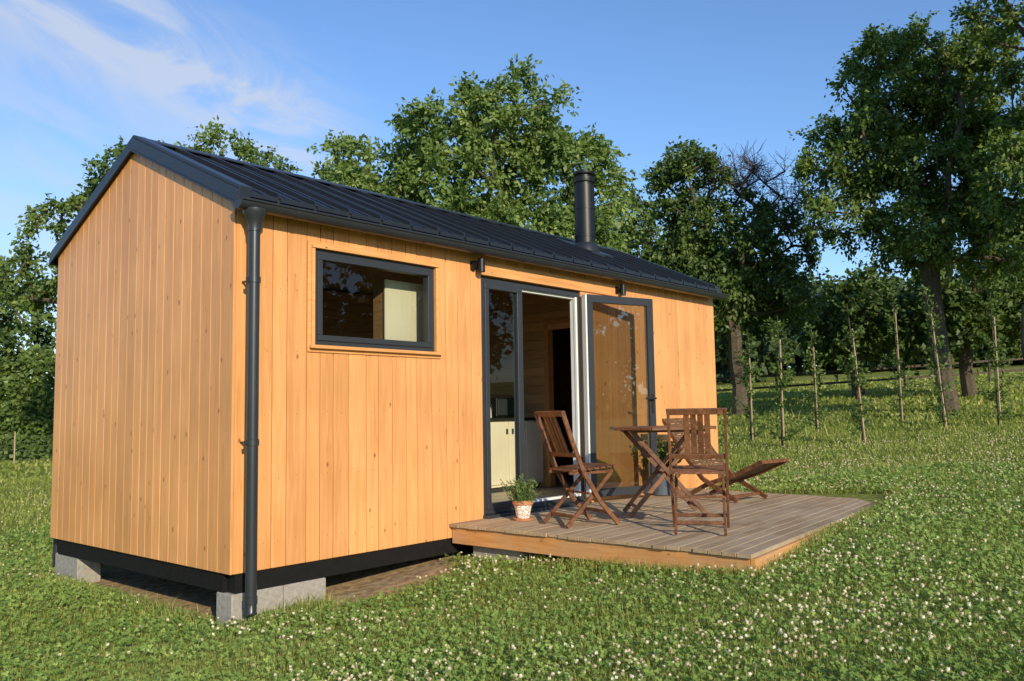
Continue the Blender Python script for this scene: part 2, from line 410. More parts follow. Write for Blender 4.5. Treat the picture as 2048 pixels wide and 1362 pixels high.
mb.prism([(.093,0,2.50),(.093,W_/2,2.50+SL*W_/2),(.093,W_,2.50),(.093,W_,2.54),(.093,W_/2,2.54+SL*W_/2),(.093,0,2.54)],(L_-.19,0,0))
mb.obj("ceiling",M_pineShade,house)
fl=part_empty("chimney",roof)
cx,cy=5.17,.80;zb=zs(cy)
mb=MB();R0=.122
mb.lathe((cx,cy,0),[(R0,zb-.05),(R0,zb+.16),(R0+.005,zb+.162),(R0+.005,zb+.185),(R0,zb+.187),(R0,zb+.50),(R0+.005,zb+.502),(R0+.005,zb+.525),(R0,zb+.527),(R0,zb+.80)],32)
mb.obj("flue_pipe",M_flue,fl,smooth=True)
mb=MB()
mb.lathe((cx,cy,0),[(.108,zb+.795),(.108,zb+.835),(.126,zb+.837),(.129,zb+.85),(.129,zb+.895),(.122,zb+.90),(.10,zb+.902),(.10,zb+.93),(.126,zb+.932),(.130,zb+.94),(.130,zb+.965),(.06,zb+.985)],32)
mb.obj("flue_cap",M_flue,fl,smooth=True)
mb=MB()
mb.lathe((cx,cy,0),[(.175,zb-.06),(.160,zb+.04),(.125,zb+.09)],28)
mb.prism([(cx-.22,cy-.25,zs(cy-.25)+.012),(cx+.22,cy-.25,zs(cy-.25)+.012),(cx+.22,cy+.3,zs(cy+.3)+.012),(cx-.22,cy+.3,zs(cy+.3)+.012)],(0,0,.03))
mb.obj("flashing",M_roof,fl,smooth=True)
# gutter
gut=part_empty("gutter",house)
mb=MB();gr=.058;gy0,gz=-.165,2.485
K=12;gX0=-.085;gX1=L_+.03
ang=[math.pi+math.pi*k/K for k in range(K+1)]
outer=[(gy0+gr*math.cos(a),gz+gr*math.sin(a)) for a in ang];inner=[(gy0+(gr-.004)*math.cos(a),gz+(gr-.004)*math.sin(a)) for a in ang]
mb.prism([(gX0,a,b_) for a,b_ in outer]+[(gX0,a,b_) for a,b_ in inner[::-1]],(gX1-gX0,0,0))
mb.tube([(gX0,gy0-gr-.002,gz+.004),(gX1,gy0-gr-.002,gz+.004)],[.009,.009],10)
for xe in (gX0-.004,gX1):
    mb.prism([(xe,a,b_) for a,b_ in outer],(.004,0,0))
mb.obj("gutter_trough",M_gut,gut,smooth=True)
for x in np.arange(.35,L_,.62):
    mb=MB()
    o1=[(gy0+(gr+.003)*math.cos(a),gz+(gr+.003)*math.sin(a)) for a in ang]
    o2=[(gy0+(gr+.0004)*math.cos(a),gz+(gr+.0004)*math.sin(a)) for a in ang]
    mb.prism([(x,a,b_) for a,b_ in o1]+[(x,a,b_) for a,b_ in o2[::-1]],(.022,0,0))
    mb.beam((x+.011,gy0+gr-.002,gz+.004),(x+.011,-.03,gz+.03),.022,.005)
    mb.obj("gutter_bracket",M_gut,gut)
def spout(x,front,ztop,zbot):
    d=part_empty("downspout",house)
    mb=MB();r_=.038
    yy=gy0 if front else W_+.165
    mb.lathe((x,yy,0),[(r_,ztop-.14),(r_+.006,ztop-.138),(r_+.006,ztop-.10),(.058,ztop-.05),(.078,ztop-.02),(.080,ztop+.012)],22)
    mb.tube([(x,yy,ztop-.11),(x,yy,zbot+.12),(x,yy,zbot+.02),(x,yy-.01 if front else yy+.01,zbot)],[r_,r_,r_,r_],22)
    mb.lathe((x,yy,zbot+.12),[(r_+.001,-.05),(r_+.004,-.048),(r_+.004,0.0),(r_+.001,.002)],22)
    mb.obj("spout_pipe",M_gut,d,smooth=True)
    for z in (1.96,.87):
        mb=MB()
        mb.lathe((x,yy,z),[(r_+.001,-.022),(r_+.006,-.02),(r_+.006,.02),(r_+.001,.022)],22)
        mb.beam((x,yy,z),(x,-.02 if front else W_+.02,z),.012,.012)
        mb.box(x-.060,x-.038,yy-.012,yy+.004,z-.014,z+.014)
        mb.obj("pipe_clip",M_gut,d,smooth=True)
spout(.045,True,2.43,-.25)
spout(.10,False,2.43,-.28)
# window
def framebox(mb,x0,x1,z0,z1,w,y0,y1,r=.5,m=0):
    mb.box(x0,x1,y0,y1,z0,z0+w,r,m);mb.box(x0,x1,y0,y1,z1-w,z1,r,m)
    mb.box(x0,x0+w,y0,y1,z0+w,z1-w,r,m);mb.box(x1-w,x1,y0,y1,z0+w,z1-w,r,m)
def pane(x0,x1,y,z0,z1):
    mb=MB();mb.add([(x0,y,z0),(x1,y,z0),(x1,y,z1),(x0,y,z1)],[(0,1,2,3)]);return mb
win=part_empty("window",house)
mb=MB();framebox(mb,WX0,WX1,WZ0,WZ1,.036,-.018,.05);framebox(mb,WX0+.034,WX1-.034,WZ0+.034,WZ1-.034,.042,-.030,.04)
mb.obj("window_frame",M_dark,win,bevel=.003)
pane(WX0+.07,WX1-.07,.005,WZ0+.07,WZ1-.07).obj("window_pane",M_glass,win)
mb=MB()
mb.box(WX0-.028,WX1+.028,-.055,.0,WZ1+.002,WZ1+.024,.3);mb.box(WX0-.028,WX0-.002,-.045,.0,WZ0-.002,WZ1+.001,.6);mb.box(WX1+.002,WX1+.028,-.045,.0,WZ0-.002,WZ1+.001,.7);mb.box(WX0-.05,WX1+.05,-.068,.0,WZ0-.028,WZ0-.003,.4)
framebox(mb,WX0-.06,WX1+.06,WZ0-.055,WZ1+.055,.031,-.034,-.0225,.5)
mb.obj("window_trim",M_trim,win,bevel=.002)
# door
door=part_empty("door",house)
mb=MB()
framebox(mb,DX0,DX1,DZ0,DZ1,.045,-.012,.02);mb.box(2.975,3.015,-.013,.02,DZ0+.045,DZ1-.045)
framebox(mb,DX0+.042,2.980,DZ0+.042,DZ1-.042,.052,-.026,.018)
mb.obj("door_frame",M_dark,door,bevel=.003)
mb=MB()
framebox(mb,DX0+.001,DX1-.001,DZ0+.001,DZ1-.001,.065,.0205,.07);mb.box(2.965,3.025,.0205,.07,DZ0+.066,DZ1-.066)
mb.box(DX1-.072,DX1-.047,-.010,.02,DZ0+.046,DZ1-.046)
mb.obj("door_frame_lining",M_white,door,bevel=.003)
pane(DX0+.09,2.932,.003,DZ0+.09,DZ1-.09).obj("door_pane",M_glass,door)
leafw,lz0,lz1=.89,DZ0+.03,DZ1-.02
hx,hy,th=DX1+.005,-.045,rad(17)
def LT(mb):
    c,s=math.cos(-th),math.sin(-th);mb.v=[(hx+c*x-s*y,hy+s*x+c*y,z) for x,y,z in mb.v];return mb
leaf=part_empty("door_leaf",door)
mb=MB();framebox(mb,0,leafw,lz0,lz1,.080,-.066,-.034);LT(mb);mb.obj("leaf_frame",M_dark,leaf,bevel=.003)
mb=MB();framebox(mb,.001,leafw-.001,lz0+.001,lz1-.001,.078,-.0335,-.006)
mb.box(-.022,-.002,-.075,-.008,lz0,lz1);LT(mb);mb.obj("leaf_edge",M_white,leaf,bevel=.003)
LT(pane(.076,leafw-.076,-.047,lz0+.076,lz1-.076)).obj("leaf_pane",M_glassL,leaf)
mb=MB();zc=1.12
mb.box(leafw-.06,leafw-.03,-.076,-.066,zc-.10,zc+.10);mb.beam((leafw-.045,-.12,zc+.05),(leafw-.045,-.07,zc+.05),.018,.018,(1,0,0));mb.beam((leafw-.035,-.115,zc+.05),(leafw-.175,-.115,zc+.05),.020,.020)
LT(mb);mb.obj("handle",simple("handle_metal",(.05,.05,.053),.3,.6),leaf,bevel=.002)
for z in (.35,1.2,2.05):
    one('lathe',(hx-.012,hy-.04,z),[(.011,0),(.011,.09)],10).obj("hinge",M_white,door,smooth=True)
one('box',DX0-.06,DX1+.75,-.040,-.0225,DZ1+.022,DZ1+.145,.4).obj("door_trim",M_trim,house,bevel=.002)
one('box',DX0-.02,DX1+.02,-.09,-.0,DZ0-.05,DZ0-.002).obj("door_sill",M_dark,door,bevel=.003)
for x in (2.36,4.60):
    mb=MB();mb.tube([(x,-.10,2.29),(x,-.10,2.41)],[.032,.032],16);mb.box(x-.02,x+.02,-.07,-.022,2.33,2.37);mb.box(x-.06,x-.02,-.055,-.022,2.31,2.39)
    mb.obj("wall_lamp",M_flue,house,smooth=True)
mb=MB();BB=-.132
mb.box(.03,L_-.03,.0,.10,BB,-.002);mb.box(.0,.10,.102,W_-.102,BB,-.002);mb.box(.03,L_-.03,W_-.1,W_,BB,-.002)
mb.box(L_-.1,L_,.102,W_-.102,BB,-.002)
for x in (1.3,2.6,3.9,5.2): mb.box(x,x+.08,.102,W_-.102,BB+.002,-.004)
mb.box(.101,L_-.101,.11,W_-.11,-.003,.06)
mb.obj("base_beam",M_black,house,bevel=.003)
def block(x0,x1,y0,y1,z0,z1,label):
    mb=MB();mb.box(x0,x1,y0,y1,z0,z1)
    cxm,cym=(x0+x1)/2,(y0+y1)/2
    mb.v=[(a-cxm,b_-cym,c_-z0) for a,b_,c_ in mb.v]
    o=mb.obj("concrete_block",M_conc,None,bevel=.008);o.location=(cxm,cym,z0)
    o["label"]=label;o["category"]="concrete block";o["group"]="foundation blocks under the cabin and deck"
block(.0,.40,-.01,.19,-.45,-.134,"grey concrete block carrying the cabin corner by downpipe")
block(.403,.76,-.012,.188,-.45,-.134,"grey concrete block carrying the cabin corner by downpipe")
block(.01,.21,2.45,2.93,-.48,-.134,"grey concrete block under the rear cabin corner")
block(2.10,2.32,-.72,-.20,-.33,-.045,"grey concrete block under the edge of the wooden deck")
# ------------------------------------------------------------------ deck
deck=thing("wooden_deck","low weathered plank terrace beside the open cabin door","deck",(2.0,-.1,-.1))
A0,A1=2.03,-2.73;B0,B1=5.95,-2.38
Xr=lambda t:5.95-.22*t
mb=MB();nb=26;top=.122
for i in range(nb):
    t0=i/nb;t1=(i+1)/nb;gp=.0045
    yl0=-.026+(A1+.026)*t0-gp/2;yl1=-.026+(A1+.026)*t1+gp/2;yr0=-.026+(B1+.026)*t0-gp/2;yr1=-.026+(B1+.026)*t1+gp/2
    dz=rng.normal(0,.0012);xl=A0-.02+rng.normal(0,.004)
    xm=float(rng.choice([3.2,4.1,4.8]));f=(xm-xl)/(Xr(t0)-xl)
    ym0=yl0+(yr0-yl0)*f;ym1=yl1+(yr1-yl1)*f
    for (xa,ya0,ya1,xb,yb0,yb1) in ((xl,yl0,yl1,xm-.002,ym0,ym1),(xm+.002,ym0,ym1,Xr(t0),yr0,yr1)):
        r=board_r()
        vs=[(xa,ya1,top-.028+dz),(xb,yb1,top-.028+dz),(xb,yb0,top-.028+dz),(xa,ya0,top-.028+dz),(xa,ya1,top+dz),(xb,yb1,top+dz),(xb,yb0,top+dz),(xa,ya0,top+dz)]
        mb.add(vs,[(0,3,2,1),(4,5,6,7),(0,1,5,4),(1,2,6,5),(2,3,7,6),(3,0,4,7)],r)
mb.obj("deck_board",M_deck,deck,bevel=.002)
z0,z1=top-.165,top-.031;zm=(z0+z1)/2;hh_=z1-z0
one('beam',(A0+.018,-.03,zm),(A0+.018,A1+.02,zm),.036,hh_,r=.4).obj("fascia_board",M_fas,deck,bevel=.003)
one('beam',(A0+.0,A1+.0,zm),(5.71,B1+.0,zm),.036,hh_,r=.8).obj("fascia_board",M_fas,deck,bevel=.003)
one('beam',(5.71,B1+.035,zm),(5.91,-.03,zm),.036,hh_,r=.6).obj("fascia_board",M_fas,deck,bevel=.003)
for x in (2.7,3.4,4.1,4.8): one('box',x,x+.045,-2.3,-.05,z0+.002,z1).obj("joist",M_fas,deck)
# ------------------------------------------------------------------ furniture
def chair(loc,rz,label):
    e=thing("folding_chair",label,"chair",loc,rz,"folding wooden terrace chairs")
    def lp(mb,name): return mb.obj(name,M_chair,e,bevel=.0025,local=True)
    hw=.205
    S=[(-.285,.915),(-.20,.68),(-.10,.44),(.05,.20),(.225,.012)]
    for sy in (-1,1):
        mb=MB()
        for (a,b_) in zip(S[:-1],S[1:]):
            d=V(b_[0]-a[0],b_[1]-a[1]);d/=np.linalg.norm(d)
            mb.beam((a[0]-d[0]*.006,sy*hw,a[1]-d[1]*.006),(b_[0]+d[0]*.006,sy*hw,b_[1]+d[1]*.006),.020,.036,(0,1,0),r=.4+.3*board_r())
        lp(mb,"leg")
        lp(one('beam',(.19,sy*(hw-.028),.425),(-.245,sy*(hw-.028),.012),.020,.032,(0,1,0),r=board_r()),"leg")
    lp(one('beam',(.165,-hw,.10),(.165,hw,.10),.018,.028,(1,0,0),r=.3),"crossbar")
    lp(one('beam',(-.175,-hw+.03,.085),(-.175,hw-.03,.085),.018,.028,(1,0,0),r=.6),"crossbar")
    lp(one('beam',(-.02,-hw+.02,.26),(-.02,hw-.02,.26),.016,.016,(1,0,0),r=.6),"crossbar")
    mb=MB()
    for i in range(7):
        x=-.185+i*.062
        mb.box(x,x+.05,-.212 if 0<i<7 else -.18,.212 if i>0 else .18,.440+.004*i,.455+.004*i,board_r())
    mb.box(-.20,.22,-.165,-.14,.415,.4405);mb.box(-.20,.22,.14,.165,.415,.4405)
    lp(mb,"seat")
    mb=MB()
    def bp_(z):
        for (a,b_) in zip(S[:-1],S[1:]):
            if b_[1]<=z<=a[1]: return a[0]+(b_[0]-a[0])*(a[1]-z)/(a[1]-b_[1])
        return S[0][0]
    K=6
    for k in range(K):
        ya=-hw-.012+(2*hw+.024)*k/K;yb=-hw-.012+(2*hw+.024)*(k+1)/K
        ca=-.02*(1-(2*ya/(2*hw))**2);cb=-.02*(1-(2*yb/(2*hw))**2)
        mb.beam((bp_(.90)+ca,ya,.902),(bp_(.90)+cb,yb,.902),.020,.046,(1,0,.38),r=.7)
    mb.beam((bp_(.57),-hw+.01,.57),(bp_(.57),hw-.01,.57),.018,.036,(1,0,.4),r=.4)
    for y,w in ((-.075,.040),(-.025,.040),(.025,.040),(.075,.040)):
        mb.beam((bp_(.57)-.002,y,.575),(bp_(.89)-.014,y,.890),w,.011,(0,1,0),r=board_r())
    lp(mb,"backrest")
    return e
TOP=.125
chair((2.58,-.97,TOP),rad(-20),"brown folding slatted wooden chair drawn up to table")
chair((2.75,-1.97,TOP),rad(28),"brown folding slatted wooden chair with its back turned")
tb=thing("folding_table","brown octagonal folding wooden table on crossed legs","table",(3.50,-1.2,TOP),rad(-47))
def lp(mb,name,mat=M_chair,par=tb): return mb.obj(name,mat,par,bevel=.003,local=True)
mb=MB()
Rt=.46;oc=[(Rt*math.cos(rad(22.5+45*k)),Rt*math.sin(rad(22.5+45*k))) for k in range(8)]
apo=Rt*math.cos(rad(22.5));TH=.755
def halfw(y):
    y=abs(y);h=Rt*math.sin(rad(22.5))
    return apo if y<=h else apo-(y-h)
ns=11;sw=2*apo/ns
for i in range(ns):
    ya=-apo+i*sw+.003;yb=-apo+(i+1)*sw-.003
    mb.prism([(-halfw(ya)+.03,ya,TH),(halfw(ya)-.03,ya,TH),(halfw(yb)-.03,yb,TH),(-halfw(yb)+.03,yb,TH)],(0,0,.018),board_r())
for k in range(8):
    a=oc[k];b_=oc[(k+1)%8]
    mb.beam((a[0],a[1],TH+.006),(b_[0],b_[1],TH+.006),.035,.026,(b_[1]-a[1],a[0]-b_[0],0) ,r=board_r())
mb.box(-.33,.33,-.24,-.215,TH-.028,TH-.002);mb.box(-.33,.33,.215,.24,TH-.028,TH-.002)
lp(mb,"table_top")
for sy in (-1,1):
    for sx in (-1,1):
        yy=sy*(.20 if sx>0 else .175)
        lp(one('beam',(-sx*.30,yy,TH-.02),(sx*.33,yy,.012),.022,.038,(0,1,0),r=board_r()),"leg")
for x,z,w in ((.27,.085,.2),(-.27,.085,.175),(.0,.36,.2)): lp(one('beam',(x,-w,z),(x,w,z),.020,.028,(1,0,0),r=board_r()),"crossbar")
lg=thing("lounge_chair","low reclined wooden lounger with woven rattan seat","lounge chair",(5.03,-.98,TOP),rad(-96))
B=[(-.52,.80),(-.30,.48),(-.06,.215),(.34,.012)]
S2=[(.60,.40),(.30,.265),(-.02,.165),(-.32,.012)]
for line,w in ((B,.27),(S2,.235)):
    for sy in (-1,1):
        mb=MB()
        for a,b_ in zip(line[:-1],line[1:]): mb.beam((a[0],sy*w,a[1]),(b_[0],sy*w,b_[1]),.026,.044,(0,1,0),r=.5)
        lp(mb,"leg",M_chair,lg)
def weave(line,w,name):
    mb=MB()
    for a,b_ in zip(line[:-1],line[1:]):
        Ls=math.dist(a,b_);k=int(Ls/.022)
        for i in range(k):
            t=(i+.5)/k;x=a[0]+(b_[0]-a[0])*t;z=a[1]+(b_[1]-a[1])*t
            mb.tube([(x,-w,z+.012),(x,-w*.5,z+.009+.006*(i%2)),(x,0,z+.012-.004*(i%2)),(x,w*.5,z+.009+.006*(i%2)),(x,w,z+.012)],[.0095]*5,6,board_r())
    for y in (-.8,-.4,0,.4,.8):
        for a,b_ in zip(line[:-1],line[1:]): mb.beam((a[0],y*w,a[1]+.014),(b_[0],y*w,b_[1]+.014),.014,.014,(0,1,0),r=board_r())
    mb.obj(name,M_rattan,lg,local=True)
weave([B[0],B[1],(-.10,.26)],.262,"backrest");weave([S2[0],S2[1],S2[2]],.228,"seat")
for a in (((-.525,-.285,.81),(-.525,.285,.81),.03,.04),((.605,-.25,.402),(.605,.25,.402),.03,.035),((.26,-.27,.05),(.26,.27,.05),.02,.03)):
    lp(one('beam',a[0],a[1],a[2],a[3],(1,0,0)),"crossbar",M_chair,lg)
def herb(parent,n,h,spread,z0,leafL,mat,name="foliage",wr=.35):
    st=rng.normal(0,1,(n,3));st[:,2]=np.abs(st[:,2])+1.2;st=nrmz(st)
    k=26;t=np.linspace(.1,1,k)
    hh=h*rng.uniform(.55,1.1,n)
    base=np.stack([rng.uniform(-1,1,n)*spread*.5,rng.uniform(-1,1,n)*spread*.5,np.full(n,z0)],1)
    pos=(base[:,None,:]+st[:,None,:]*hh[:,None,None]*t[None,:,None]).reshape(-1,3)
    ax=rng.normal(0,1,pos.shape);ax[:,2]+=.5
    ax=nrmz(ax);nr=rng.normal(0,1,pos.shape)
    co=leafco(pos,ax,nr,rng.uniform(.6,1.2,len(pos))*leafL,rng.uniform(.6,1,len(pos))*leafL*wr)
    o=quads(name,mat,co,rng.random(len(pos)));o.parent=parent;return o
m_mos,nt,out=newmat("mosaic_pot")
b=N(nt,"ShaderNodeBsdfPrincipled");b.inputs["Roughness"].default_value=.4
tc=N(nt,"ShaderNodeTexCoord");vo=N(nt,"ShaderNodeTexVoronoi",feature='DISTANCE_TO_EDGE');vo.inputs["Scale"].default_value=26
nt.links.new(tc.outputs["Object"],vo.inputs["Vector"])
r=ramp(nt,[(.03,(.30,.10,.045)),(.07,(.78,.73,.65))]);nt.links.new(vo.outputs[0],r.inputs[0]);nt.links.new(r.outputs[0],b.inputs["Base Color"]);nt.links.new(b.outputs[0],out.inputs[0])
M_terra=simple("terracotta",(.45,.19,.09),.75,0,.15,30)
pt=thing("potted_herb","white mosaic terracotta pot with green herb on deck","potted plant",(2.52,-.40,TOP))
mb=MB();mb.lathe((0,0,0),[(.078,0),(.085,.0),(.09,.018),(.055,.019)],24,m=1);mb.lathe((0,0,.0),[(.055,.019),(.078,.13)],24,m=0);mb.lathe((0,0,0),[(.084,.13),(.090,.135),(.090,.165),(.078,.168),(.076,.15)],24,m=1)
mb.lathe((0,0,0),[(.076,.145),(.02,.155)],20,m=2)
mb.obj("flower_pot",[m_mos,M_terra,M_soilpot],pt,smooth=True,local=True)
herb(pt,110,.22,.15,.14,.026,M_herb,wr=.5)
pt2=thing("planter","blue grey glazed pot with leafy plant by wall","potted plant",(5.04,-.24,TOP))
one('lathe',(0,0,0),[(.09,0),(.10,.005),(.145,.27),(.15,.275),(.15,.30),(.135,.30),(.13,.27),(.01,.268)],28).obj("flower_pot",simple("blue_grey_glaze",(.10,.125,.16),.35,0,.1,10),pt2,smooth=True,local=True)
herb(pt2,60,.40,.24,.26,.06,M_herb,wr=.5)
kc=thing("kitchen_counter","cream kitchen base cabinets with dark worktop inside cabin","kitchen counter",(4.4,2.0,.14))
one('box',4.0,4.96,1.36,2.80,.20,.95).obj("cabinet",M_cream,kc,bevel=.003)
for a,b_ in ((4.015,4.32),(4.33,4.63),(4.64,4.945)): one('box',a,b_,1.338,1.358,.23,.94).obj("cabinet_door",M_cream,kc,bevel=.004)
for a,b_ in ((1.38,1.84),(1.85,2.31),(2.32,2.78)): one('box',3.978,3.998,a,b_,.23,.94).obj("cabinet_door",M_cream,kc,bevel=.004)
one('box',4.05,4.93,1.40,2.8,.141,.199).obj("plinth",M_dark,kc)
one('box',3.97,4.98,1.33,2.80,.952,.985).obj("worktop",simple("dark_worktop",(.02,.02,.02),.3),kc,bevel=.003)
for x in (4.28,4.38,4.9): one('box',x-.008,x+.008,1.318,1.337,.80,.86).obj("handle",M_dark,kc)
hb=thing("kettle","cream kettle standing on the dark worktop","kettle",(4.12,1.52,.987))
one('lathe',(0,0,0),[(.075,0),(.08,.01),(.072,.10),(.05,.17),(.03,.18),(.012,.185),(.012,.205)],20).obj("kettle_body",M_cream,hb,smooth=True,local=True)
one('tube',[(.07,0,.05),(.12,0,.08),(.11,0,.15),(.05,0,.17)],[.008]*4,8).obj("handle",M_dark,hb,smooth=True,local=True)
mw=thing("toaster_oven","dark countertop oven on the kitchen worktop","oven",(4.62,1.75,.987))
one('box',-.2,.2,-.14,.14,.01,.24).obj("oven_body",M_flue,mw,bevel=.01,local=True)
one('box',-.18,.10,-.152,-.142,.03,.22).obj("oven_door",M_dark,mw,bevel=.003,local=True)
for z in (.06,.12,.18): one('tube',[(.15,-.165,z),(.15,-.141,z)],[.018,.02],12).obj("knob",M_white,mw,smooth=True,local=True)
cb=thing("cupboard","pale cream cupboard front standing behind the window","cupboard",(1.7,.3,.14))
one('box',1.54,1.94,.240,.40,.142,2.16).obj("cabinet",M_pineShade,cb,bevel=.003)
one('box',1.52,1.95,.215,.238,.16,2.17).obj("cabinet_door",M_cream,cb,bevel=.004)
one('box',1.90,1.912,.195,.2145,1.2,1.3).obj("handle",M_dark,cb)
# ------------------------------------------------------------------ trees
def inlobes(lobes,n,shell=.55):
    w=np.array([l[3]*l[4]*l[5] for l in lobes])**.8;w/=w.sum()
    k=rng.choice(len(lobes),n,p=w);Lb=np.array(lobes)[k]
    d=nrmz(rng.normal(0,1,(n,3)));r=rng.uniform(shell**3,1,n)**(1/3)
    return Lb[:,:3]+d*r[:,None]*Lb[:,3:6]
def build_tree(name,label,category,base,trunk,lobes,nclump,mat,twigs=9,lpt=14,cr=.55,leafL=.10,leafW=.055,tr=.18,bare=None,group=None,trunkmat=None,droop=.35,shell=.55):
    bz=float(G(base[0],base[1]))-.05
    base=V(base[0],base[1],bz)
    e=thing(name,label,category,tuple(base),0,group)
    clumps=inlobes(lobes,nclump,shell)+base
    keep=[]
    for c in clumps:
        if all(np.sum((c-k)**2)>(cr*.5)**2 for k in keep): keep.append(c)
    clumps=np.array(keep)
    nodes=[base+V(*p) for p in trunk];par=[-1]+list(range(len(trunk)-1));pl=[0]
    for i in range(1,len(nodes)): pl.append(pl[-1]+np.linalg.norm(nodes[i]-nodes[i-1])*.4)
    fork=nodes[-1]
    start=max(1,len(nodes)-3)
    extra=[]
    if bare is not None: extra=list(inlobes(bare[0],bare[1],.3)+base)
    allc=[c for c in clumps]+[c for c in extra]
    allc.sort(key=lambda q:np.linalg.norm(q-fork))
    avail=[False]*start+[True]*(len(nodes)-start)
    for c in allc:
        A=np.array(nodes);d=np.linalg.norm(A-c,axis=1)+.45*np.array(pl)
        below=np.maximum(0,A[:,2]-c[2]+.1)*.8
        cost=d+below+np.where(avail,0,1e3)
        j=int(np.argmin(cost));p0=nodes[j];D=np.linalg.norm(c-p0)
        k=max(1,int(D/.5));prev=j
        for q in range(1,k+1):
            t=q/k;pt_=p0+(c-p0)*t+V(0,0,.10*D*math.sin(math.pi*t))+(rng.normal(0,.05*D/k+.015,3) if q<k else 0)
            nodes.append(pt_);par.append(prev);pl.append(pl[prev]+D/k*.4);avail.append(True);prev=len(nodes)-1
    cnt=np.zeros(len(nodes))
    ch=set(par)
    for i in range(len(nodes)-1,-1,-1):
        if i not in ch: cnt[i]+=1
        if par[i]>=0: cnt[par[i]]+=cnt[i]
    tot=cnt[0];R_=tr*(cnt/tot)**.5;R_=np.maximum(R_,.007)
    R_[0]*=1.25
    mb=MB()
    for i in range(1,len(nodes)):
        j=par[i]
        a,b_=nodes[j],nodes[i];ra=min(R_[j],R_[i]*1.35) if cnt[j]>cnt[i]*1.6 else R_[j]
        mb.tube([a,b_+(b_-a)*.03],[ra,R_[i]],8 if R_[i]>.04 else 5,caps=False)
    for c in extra:
        for _ in range(9):
            d=nrmz(rng.normal(0,1,(1,3))+V(0,0,.5))[0];l=rng.uniform(.4,.9)
            m1=c+d*l*.5+rng.normal(0,.05,3)
            mb.tube([c,m1,c+d*l+rng.normal(0,.08,3)],[.011,.008,.004],3,caps=False)
            for _ in range(2):
                d2=nrmz(rng.normal(0,1,(1,3))+d)[0];mb.tube([m1,m1+d2*.35],[.007,.004],3,caps=False)
    mb.obj("trunk",trunkmat or M_bark,e,smooth=True)
    nc=len(clumps);ctr=base+np.array([np.mean([l[k] for l in lobes]) for k in range(3)])
    outw=nrmz(clumps-ctr)
    C=np.repeat(clumps,twigs,0);O=np.repeat(outw,twigs,0)
    rr=np.repeat(rng.uniform(.6,1.25,nc),twigs)*cr
    d=nrmz(rng.normal(0,1,C.shape)*.75+O*.55+V(0,0,.12))
    tl=rng.uniform(.5,1.15,len(C))*rr
    t=rng.uniform(.12,1,(len(C),lpt))
    pos=C[:,None,:]+d[:,None,:]*(t*tl[:,None])[:,:,None]
    pos[:,:,2]-=droop*(t**2)*tl[:,None]
    pos=pos.reshape(-1,3)+rng.normal(0,leafL*.45,(len(C)*lpt,3))
    dd=np.repeat(d,lpt,0)
    ax=nrmz(dd*.7+rng.normal(0,.6,dd.shape)+V(0,0,-.45))
    nr=nrmz(rng.normal(0,.6,dd.shape)+V(-.2,-.4,.5)+dd*.2)
    n=len(pos);s=rng.uniform(.65,1.2,n)
    cl=np.repeat(rng.normal(0,.12,nc),twigs*lpt)
    rn=np.clip(rng.normal(.45,.2,n)+cl,0,1)
    quads("crown",mat,leafco(pos,ax,nr,leafL*s,leafW*s),rn,e)
    return e
def RV(u,d,z): return (.6585*u+.7525*d,-.7525*u+.6585*d,z)
def lobe(u,d,z,ru,rd,rz_):
    p=RV(u,d,z);return (p[0],p[1],p[2],ru*.8+rd*.2,ru*.8+rd*.2,rz_)
build_tree("cherry_tree","tall leafy green cherry tree rising behind the cabin roof","tree",(9.7,7.4),
   [(0,0,0),(.05,.0,.8),(.0,.1,1.6),(.1,.05,2.3),(.15,.1,3.0)],
   [lobe(1.0,0,6.9,1.4,1.4,1.4),lobe(2.2,.3,6.0,1.25,1.3,1.3),lobe(2.7,.2,4.9,1.1,1.1,1.0),lobe(.1,-.2,6.3,1.2,1.2,1.3),lobe(-1.6,0,6.35,1.15,1.2,1.2),lobe(-2.5,.2,5.1,1.1,1.1,1.1),lobe(-.4,0,4.7,1.9,1.6,1.5),lobe(1.4,0,4.2,1.9,1.6,1.4)],
   420,M_leafA,twigs=13,lpt=16,cr=.54,leafL=.135,leafW=.072,tr=.17,shell=.35)
build_tree("oak_tree","spreading green oak tree behind the cabin gable","tree",(6.3,14.6),
   [(0,0,0),(0,0,1),(.1,0,2),(0,.1,2.8)],
   [lobe(1.9,0,7.3,1.2,1.2,.9),lobe(2.8,0,6.7,.8,1.0,.7),lobe(.3,0,6.9,1.5,1.3,1.0),lobe(-1.4,0,5.8,1.1,1.2,.9),lobe(-2.6,0,4.7,1.0,1,.7),lobe(-1.2,.3,4.5,1.6,1.3,1.0),lobe(1.4,.2,5.4,1.6,1.3,1.1)],
   210,M_leafC,twigs=10,lpt=14,cr=.5,leafL=.13,leafW=.078,tr=.17,shell=.4)
for i,(p,h,w) in enumerate((((8.3,30.0),7.0,2.4),((4.6,31.5),6.0,2.4),((12.5,29.5),5.8,2.4))):
    build_tree("hornbeam_tree","dense dark green tree standing behind the hedge","tree",p,[(0,0,0),(0,0,1),(0,0,2)],
       [(0,0,h*.62,w*.75,w*.75,h*.38),(.3,.2,h*.4,w,w,h*.35)],110,M_leafB,twigs=9,lpt=14,cr=.8,leafL=.22,leafW=.14,tr=.18,group="dense trees behind the hedge",shell=.6)
